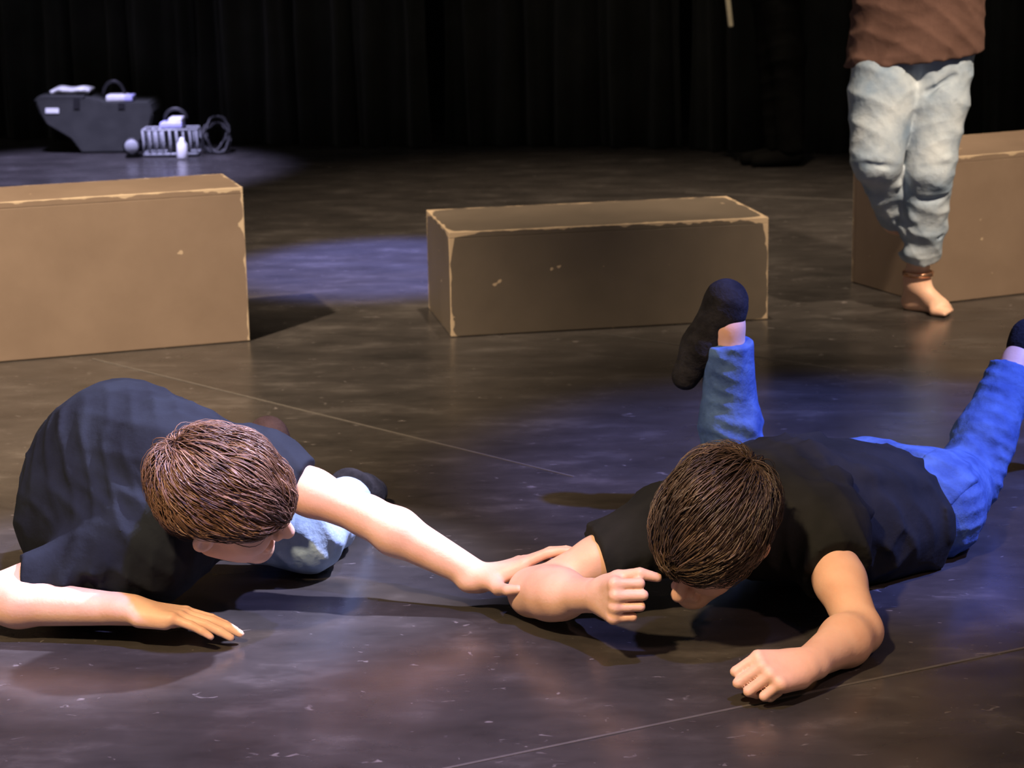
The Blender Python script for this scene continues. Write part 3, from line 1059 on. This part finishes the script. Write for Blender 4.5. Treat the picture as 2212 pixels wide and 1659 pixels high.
# ------------------------------------------------------------------ standing person in a maroon shirt, one bare foot on the floor
def build_standing():
    A = V3
    t = person('person', 'barefoot person in maroon-brown shirt and light washed jeans standing before a box', G(2000, 668))
    yy = 6.16
    up = A(0, 0, 1)
    hipc = Yp(1978, 60, yy)
    lhip, rhip = hipc + A(.082, 0, -.02), hipc + A(-.082, 0, -.02)
    lkn = Yp(2008, 365, yy - .07)
    rkn = Yp(1895, 345, yy - .10)
    lan = Yp(1983, 610, yy + .06)
    ran = Yp(1932, 478, yy + .07)
    heel = np.array(G(1966, 668)) + A(.005, .0, .026)
    ball_ = np.array(G(2040, 681)) + A(-.010, .010, .016)
    lan = A((heel[0] + .006), heel[1] - .035, .105)
    che = hipc + A(.0, .01, .34)
    neck = hipc + A(0, .0, .53)
    lsh, rsh = hipc + A(.165, .0, .48), hipc + A(-.165, .0, .48)
    hc = neck + A(0, -.03, .15)
    S = Sdf()
    S.cone(hipc, hipc + A(0, 0, .16), .125, .115, .05, (A(0, 1, 0), .75)).cone(hipc + A(0, 0, .16), che, .115, .135, .05, (A(0, 1, 0), .72))
    S.cone(lsh, rsh, .055, None, .05).cone(che, neck, .09, .05, .05)
    for hp, kn, an_ in ((lhip, lkn, lan), (rhip, rkn, ran)):
        S.cone(hp, kn, .074, .048, .03).cone(kn, lerp(kn, an_, .3), .047, .047, .03).cone(lerp(kn, an_, .3), an_, .046, .031, .03)
    # bare foot with toes
    S.cone(lan, heel, .032, .026, .03).cone(lan + A(0, 0, -.025), ball_ + A(0, 0, .012), .030, .022, .03)
    S.cone(heel, ball_, .026, .018, .03)
    fd = nrm((ball_ - heel) * A(1, 1, 0))
    sd = A(fd[1], -fd[0], 0)
    S.cone(ball_ + sd * .026, ball_ - sd * .026, .016, .014, .02)
    for i in range(5):
        b0 = ball_ + sd * (.030 - .0145 * i) + A(0, 0, -.003)
        S.cone(b0, b0 + fd * (.040 - .005 * i), .0105 - .0008 * i + (.002 if i == 0 else 0), .0085 - .0006 * i, .004)
    # the other foot, tucked behind the shin
    rtoe = ran + A(.095, .02, -.06)
    S.cone(ran, rtoe, .030, .020, .03)
    # arms hanging with hands at the sides
    for sh, e in ((lsh, 1), (rsh, -1)):
        el = sh + A(e * .06, -.02, -.25)
        wr = el + A(-e * .16, -.15, .05)
        S.cone(sh, el, .043, .035, .02).cone(el, lerp(el, wr, .25), .035, .038, .02).cone(lerp(el, wr, .25), wr, .038, .024, .02)
        hand_sdf(S, wr, A(-e, -.10, .1), A(0, -1, .2), e, [(18, 24, 16)] * 4, [(.045, .036, -.012), (.075, .042, -.020), (.098, .042, -.026)], .9)
    head_sdf(S, hc, A(0, -.1, 1), A(.1, -1, -.1), 1.0, neck)
    link('body', S.mesh('body', .0042, floor=.001), SKIN, t)
    # shirt
    S = Sdf()
    hem = hipc + A(-.002, 0, -.085)
    S.cone(hem + A(.002, 0, -.06), hipc + A(.01, 0, .18), .204, .178, .05, (A(0, 1, 0), .70)).cone(hipc + A(.01, 0, .18), che, .172, .165, .05, (A(0, 1, 0), .70))
    S.cone(lsh, rsh, .072, None, .06).cone(che, neck, .115, .068, .05)
    for sh, e in ((lsh, 1), (rsh, -1)):
        el = sh + A(e * .06, -.02, -.25)
        S.cone(sh, el, .066, .062, .04)
        S.cut(lerp(sh, el, .75), el - sh, .085)
    S.cut(hc, hc - neck, .10)
    S.cut(hem + A(0, 0, -.003), A(.10, 0, -1), .34)
    link('shirt', S.mesh('shirt', .005, disp=folds(41, .007, [(A(.5, .1, .9), .13, 1), (A(.9, 0, -.4), .15, .8), (A(.3, 0, 1), .09, .5)])), BROWN_T, t)
    # jeans
    S = Sdf()
    S.cone(hipc, hipc + A(0, 0, -.05), .130, .130, .05, (A(0, 1, 0), .8)).cone(lhip, rhip, .095, None, .05, (A(0, 1, 0), .95))
    S.cone(lhip, lerp(lhip, lkn, .5), .094, .088, .018).cone(lerp(lhip, lkn, .5), lkn, .088, .072, .018)
    S.cone(rhip, lerp(rhip, rkn, .5), .096, .094, .018).cone(lerp(rhip, rkn, .5), rkn, .094, .076, .018)
    c_ = lerp(lkn, lan, .5)
    S.cone(lkn, c_, .068, .068, .012).cone(c_, lan, .066, .058, .012)
    S.cone(rkn, ran, .068, .042, .012)
    S.cut(lerp(lkn, lan, .80), lan - lkn, .17)
    S.cut(lerp(rkn, ran, .98), ran - rkn, .10)
    S.cut(hem + A(0, 0, .015), A(0, 0, 1), .30)
    # pulled folds at the knees and gathers above the cuff
    for kn, an_, qs in ((lkn, lan, (0.02, .16, .38, .56, .70)), (rkn, ran, (0.05, .30, .55, .78))):
        for i, q in enumerate(qs):
            p = lerp(kn, an_, q)
            e = 1 if i % 2 else -1
            S.cone(p + A(-.042, -.044, .012 * e), p + A(.040, -.046, -.012 * e), .013, .010, .018)
    for px, py, qx, qy, yv in ((1858, 352, 1952, 366, .17), (1962, 372, 2056, 352, .145), (1950, 440, 2048, 425, .10), (1945, 500, 2040, 512, .045),
                               (1870, 310, 1900, 318, .19), (2005, 200, 2060, 165, .105)):
        S.cone(Yp(px, py, yy - yv), Yp(qx, qy, yy - yv), .007, .005, .016, None, 's')
    link('jeans', S.mesh('jeans', .0042, smooth=3, disp=folds(52, .0055, [(A(.4, 0, 1), .16, 1), (A(.8, .2, .5), .13, .8), (A(-.5, 0, 1), .11, .6)])), DENIM_L, t)
    # shiny ankle band
    bm = bmesh.new()
    n = 40
    cc = Yp(1983, 597, lan[1] - .0)
    cc = A(lan[0] + .001, lan[1] - .010, .118)
    rings = []
    for i in range(n):
        a = 2 * PI * i / n
        rings.append([bm.verts.new((cc[0] + math.cos(a) * (r), cc[1] + math.sin(a) * (r), cc[2] + dz)) for r, dz in ((.042, -.008), (.046, -.005), (.046, .005), (.042, .008), (.036, 0))])
    for i in range(n):
        for j in range(5):
            bm.faces.new((rings[i][j], rings[(i + 1) % n][j], rings[(i + 1) % n][(j + 1) % 5], rings[i][(j + 1) % 5]))
    from_bm('ankle_band', bm, COPPER, t, True)
    hair_part('hair', hc, A(0, -.1, 1), A(.1, -1, -.1), 1.0, HAIR_C, t, 8, ([-.11, -.04, .0, .02, .06, .1], [-.085, -.055, -.02, .0, .045, .06]), (.2, .2, -.3), n=500)
    return t


build_standing()


# ------------------------------------------------------------------ person in black at the curtain, holding a pale stick
def build_dark():
    A = V3
    f0 = np.array(G(1692, 362))
    t = person('person', 'person in black trousers and black shoes standing at the back curtain', f0)
    y = f0[1]
    S = Sdf()
    la, ra = f0 + A(.035, .04, .09), f0 + A(-.005, .12, .09)
    lk, rk = f0 + A(.015, .0, .50), f0 + A(-.035, .10, .50)
    hp = f0 + A(-.055, .07, .92)
    che, neck = hp + A(0, 0, .36), hp + A(0, 0, .56)
    lsh, rsh = hp + A(.05, -.18, .50), hp + A(-.05, .18, .50)
    hc = neck + A(-.02, 0, .16)
    S.cone(hp, che, .12, .13, .05, (A(1, 0, 0), .75)).cone(lsh, rsh, .055, None, .05).cone(che, neck, .09, .052, .05)
    S.cone(hp, lk, .075, .05, .04).cone(lk, la, .05, .033, .03).cone(hp, rk, .075, .05, .04).cone(rk, ra, .05, .033, .03)
    for a in (la, ra):
        S.cone(a + A(0, 0, -.05), a + A(-.12, -.02, -.065), .032, .022, .03)
    grip = np.array(Yp(1566, -60, y - .12))
    el1 = lsh + A(-.03, -.05, -.27)
    S.cone(lsh, el1, .042, .035, .02).cone(el1, grip + A(.03, 0, .0), .036, .025, .02)
    hand_sdf(S, grip + A(.055, 0, 0), A(-1, -.05, 0), A(0, -1, 0), 1, FIST, FIST_TH, .9)
    el2 = rsh + A(.03, .05, -.27)
    wr2 = el2 + A(-.06, 0, -.23)
    S.cone(rsh, el2, .042, .035, .02).cone(el2, wr2, .036, .025, .02)
    hand_sdf(S, wr2, A(-.1, 0, -1), A(0, 1, 0), -1, [(18, 24, 16)] * 4, [(.045, .036, -.012), (.075, .042, -.02), (.098, .042, -.026)], .9)
    head_sdf(S, hc, A(0, 0, 1), A(-1, -.3, -.1), 1.0, neck)
    link('body', S.mesh('body', .0048, floor=.001), SKIN, t)
    S = Sdf()
    S.cone(hp + A(0, 0, -.1), che, .145, .15, .05, (A(1, 0, 0), .75)).cone(lsh, rsh, .07, None, .05).cone(che, neck, .11, .065, .05)
    S.cone(lsh, el1, .06, .052, .04).cone(el1, lerp(el1, grip, .8), .052, .04, .03).cone(rsh, el2, .06, .052, .04).cone(el2, lerp(el2, wr2, .9), .052, .038, .03)
    S.cut(hc, A(0, 0, 1), .12)
    link('sweater', S.mesh('sweater', .006, disp=folds(61, .006, [(A(.2, .3, 1), .12, 1)])), TROUSER, t)
    S = Sdf()
    S.cone(hp + A(0, 0, .06), hp + A(0, 0, -.05), .135, .135, .05, (A(1, 0, 0), .8))
    S.cone(hp, lk, .105, .075, .05).cone(lk, la, .075, .062, .03).cone(hp, rk, .105, .075, .05).cone(rk, ra, .075, .062, .03)
    S.cut(la + A(0, 0, -.03), A(0, 0, -1), .15)
    link('trousers', S.mesh('trousers', .006, disp=folds(62, .006, [(A(.2, .3, 1), .14, 1)])), TROUSER, t)
    for a in (la, ra):
        S = Sdf()
        S.cone(a + A(.02, 0, -.045), a + A(-.15, -.02, -.062), .043, .030, .03)
        link('shoe', S.mesh('shoe', .005, floor=.001), SOLE, t)
    hair_part('hair', hc, A(0, 0, 1), A(-1, -.3, -.1), 1.0, HAIR_A, t, 9, ([-.11, -.04, .0, .02, .06, .1], [-.085, -.055, -.02, .0, .045, .06]), (.2, .2, -.3), n=400)
    # pale stick held upright
    a, b = Vector(Yp(1579, 58, y - .12)), Vector(Yp(1566, -60, y - .12))
    d = (b - a).normalized()
    bm = bmesh.new()
    bm_tube(bm, [a, a + d * .006, a + d * .4, a + d * .9, a + d * .91], [.008, .012, .0125, .0125, .009], 12)
    o = from_bm('stick', bm, plain('pale_wood', (0.86, 0.80, 0.58), .5), None, True)
    tag(o, 'thin pale cream stick held upright in front of the black curtain', 'stick')


build_dark()


# ------------------------------------------------------------------ equipment by the curtain
GREY_P = noise_mat('dark_grey_plastic', (0.026, 0.027, 0.025), (0.036, 0.037, 0.034), 12, .7, .05, 80)
WHITE = plain('white_fabric', (0.75, 0.76, 0.74), .8)
WHITE_P = plain('white_plastic', (0.78, 0.78, 0.80), .4)
LAVP = plain('lavender_plastic', (0.50, 0.50, 0.85), .4)
BLK = plain('black_rubber', (0.012, 0.012, 0.013), .5)
WIRE = plain('pale_wire', (0.30, 0.31, 0.33), .4)


def px_plane(y):
    return lambda px, py: Vector(Yp(px, py, y))


def prism(name, pts, depth, material, parent, bevel=.006):
    bm = bmesh.new()
    f = [bm.verts.new(p) for p in pts]
    face = bm.faces.new(f)
    e = bmesh.ops.extrude_face_region(bm, geom=[face])
    vs = [v for v in e['geom'] if isinstance(v, bmesh.types.BMVert)]
    bmesh.ops.translate(bm, verts=vs, vec=(0, depth, 0))
    if bevel:
        bmesh.ops.bevel(bm, geom=bm.edges[:], offset=bevel, segments=2, affect='EDGES')
    return from_bm(name, bm, material, parent)


ye = G(230, 331)[1]
Q = px_plane(ye)
t = thing('equipment_case', 'dark grey plastic case with slanted underside and a small white label', 'case', tuple(G(225, 331)))
zf = lambda p: Vector((p.x, p.y, max(p.z, 0.002)))
pts = [zf(Q(*p)) for p in ((74, 216), (84, 210), (180, 210), (226, 222), (322, 222), (330, 246), (320, 292), (272, 331), (176, 331), (152, 300), (100, 270), (88, 250))]
prism('shell', pts, .34, GREY_P, t, .008)
prism('rim', [Q(*p) for p in ((72, 219), (82, 208), (182, 208), (178, 214), (90, 214))], .345, GREY_P, t, .002)
Qf = px_plane(ye - .004)
prism('label_plate', [Qf(*p) for p in ((98, 234), (127, 234), (127, 245), (98, 245))], .006, WHITE, t, .001)
for hx in (158, 255):
    prism('latch', [Qf(*p) for p in ((hx, 222 if hx > 200 else 212), (hx + 14, 222 if hx > 200 else 212), (hx + 14, 236), (hx, 236))], .006, BLK, t, .001)
# folded cloth on the case
Qc = px_plane(ye + .06)
bm = bmesh.new()
base = Qc(108, 209)
base.z = pts[2].z + .010
nx_, ny_ = 26, 10
W_, D_ = (Qc(194, 209) - base).length, .14
g = [[None] * (ny_ + 1) for _ in range(nx_ + 1)]
for i in range(nx_ + 1):
    for j in range(ny_ + 1):
        u_, v_ = i / nx_, j / ny_
        hh = .012 + .026 * math.sin(PI * u_) ** .6 * (0.7 + .3 * math.sin(u_ * 9)) * (.6 + .4 * math.sin(PI * v_))
        g[i][j] = bm.verts.new((base.x + W_ * u_, base.y + D_ * v_ + .01 * math.sin(u_ * 14), base.z + hh + .004))
for i in range(nx_):
    for j in range(ny_):
        bm.faces.new((g[i][j], g[i + 1][j], g[i + 1][j + 1], g[i][j + 1]))
bmesh.ops.recalc_face_normals(bm, faces=bm.faces)
bmesh.ops.solidify(bm, geom=bm.faces[:], thickness=.02)
o = from_bm('folded_cloth', bm, WHITE, None, True)
tag(o, 'folded white cloth lying on top of the dark grey case', 'cloth')


def handled_box(label, x0, x1, yt, yb, y, hx0, hx1, hy, flap, rest):
    q0 = px_plane(y)
    dz = rest - q0(x0, yb).z
    q = lambda a_, b_: q0(a_, b_) + Vector((0, 0, dz))
    a, b = q(x0, yb), q(x1, yt)
    t = thing('carry_box', label, 'box', ((a.x + b.x) / 2, y + .06, a.z))
    bm = bmesh.new()
    bm_box(bm, (a.x, y, a.z), (b.x, y + .11, b.z), .008)
    from_bm('body', bm, WHITE_P, t)
    # sloping lavender side flap
    fx0, fx1, fy = flap
    p0, p1 = q(fx0, fy), q(fx1, yb)
    bm = bmesh.new()
    bm_box(bm, (p0.x, y - .008, a.z + .001), (p1.x, y + .10, p0.z), .006)
    from_bm('side_pocket', bm, LAVP, t)
    c0, c1 = q(hx0, yt), q(hx1, yt)
    top = q((hx0 + hx1) / 2, hy)
    cx, rx, rz = (c0.x + c1.x) / 2, abs(c1.x - c0.x) / 2, top.z - c0.z
    bm = bmesh.new()
    bm_tube(bm, [(cx + rx * math.cos(k * PI / 16), y + .055, c0.z - .012 + (rz + .012) * math.sin(k * PI / 16)) for k in range(17)], .008, 8)
    from_bm('handle', bm, BLK, t, True)
    return t


handled_box('white carry box with black arched handle on top of the dark grey case', 229, 272, 208, 222, ye + .05, 218, 266, 180, (268, 287, 209), pts[4].z + .004)
# wire basket with the second carry box standing in it
yb_ = G(360, 339)[1]
q = px_plane(yb_)
bl, br = Vector(G(312, 339)), Vector(G(425, 339))
zt = q(320, 282).z
t = thing('wire_basket', 'pale wire basket with upright bars standing beside the dark grey case', 'basket', tuple((bl + br) / 2))
x0, x1, y0, y1 = bl.x, br.x, yb_, yb_ + .12
for z in (.012, zt):
    bm = bmesh.new()
    bm_tube(bm, [(x0, y0, z), (x1, y0, z), (x1, y1, z), (x0, y1, z), (x0, y0, z)], .006, 8)
    from_bm('rim_wire', bm, WIRE, t, True)
for i in range(9):
    xx = x0 + (x1 - x0) * i / 8
    for yy_ in (y0, y1):
        bm = bmesh.new()
        bm_tube(bm, [(xx, yy_, .012), (xx + .004, yy_, zt * .5), (xx, yy_, zt)], .0055 if i < 6 else .004, 8)
        from_bm('bar', bm, WIRE, t, True)
bm = bmesh.new()
bm_box(bm, (x0, y0, .004), (x1, y1, .010))
from_bm('tray', bm, BLK, t)
handled_box('white and lavender carry box with black arched handle on the wire basket', 364, 392, 260, 282, yb_ + .005, 352, 400, 242, (345, 394, 270), zt + .008)
# small lamp on the floor between case and basket
c = Vector(G(288, 340))
t = thing('floor_lamp_head', 'small black lamp head with pale lens lying beside the wire basket', 'lamp', tuple(c))
bm = bmesh.new()
bm_tube(bm, [(c.x, c.y + .09, .05), (c.x, c.y + .02, .05), (c.x, c.y - .03, .055)], [.024, .036, .042], 20)
from_bm('housing', bm, BLK, t, True)
bm = bmesh.new()
bm_tube(bm, [(c.x, c.y - .030, .055), (c.x, c.y - .036, .055)], [.034, .030], 20)
from_bm('lens', bm, WIRE, t, True)
bm = bmesh.new()
bm_box(bm, (c.x - .035, c.y - .02, .001), (c.x + .035, c.y + .07, .012), .003)
from_bm('foot_plate', bm, BLK, t)
# coil of black cable
rng = random.Random(2)
c = Vector(G(466, 333))
bm = bmesh.new()
pts = []
for k in range(150):
    a = k / 150 * 2 * PI * 6
    r = .075 + .018 * math.sin(k * .37) + .006 * math.sin(k * 1.3)
    pts.append((c.x + r * math.cos(a) * .75, c.y + .05 + .05 * math.sin(a * 1.02) + .01 * math.sin(k * .5), .082 + r * .93 * math.sin(a)))
pts = [(x, y, max(z, .008)) for x, y, z in pts]
bm_tube(bm, pts, .006, 8)
o = from_bm('cable_coil', bm, BLK, None, True)
tag(o, 'coil of black cable propped against the end of the wire basket', 'cable')
c = Vector(G(398, 340))
bm = bmesh.new()
bm_tube(bm, [(c.x, c.y - .05, .001), (c.x, c.y - .05, .008), (c.x, c.y - .05, .07), (c.x, c.y - .05, .085), (c.x, c.y - .05, .10)], [.024, .026, .024, .012, .010], 18)
o = from_bm('plastic_bottle', bm, WHITE_P, None, True)
tag(o, 'small white plastic bottle standing in front of the wire basket', 'bottle')
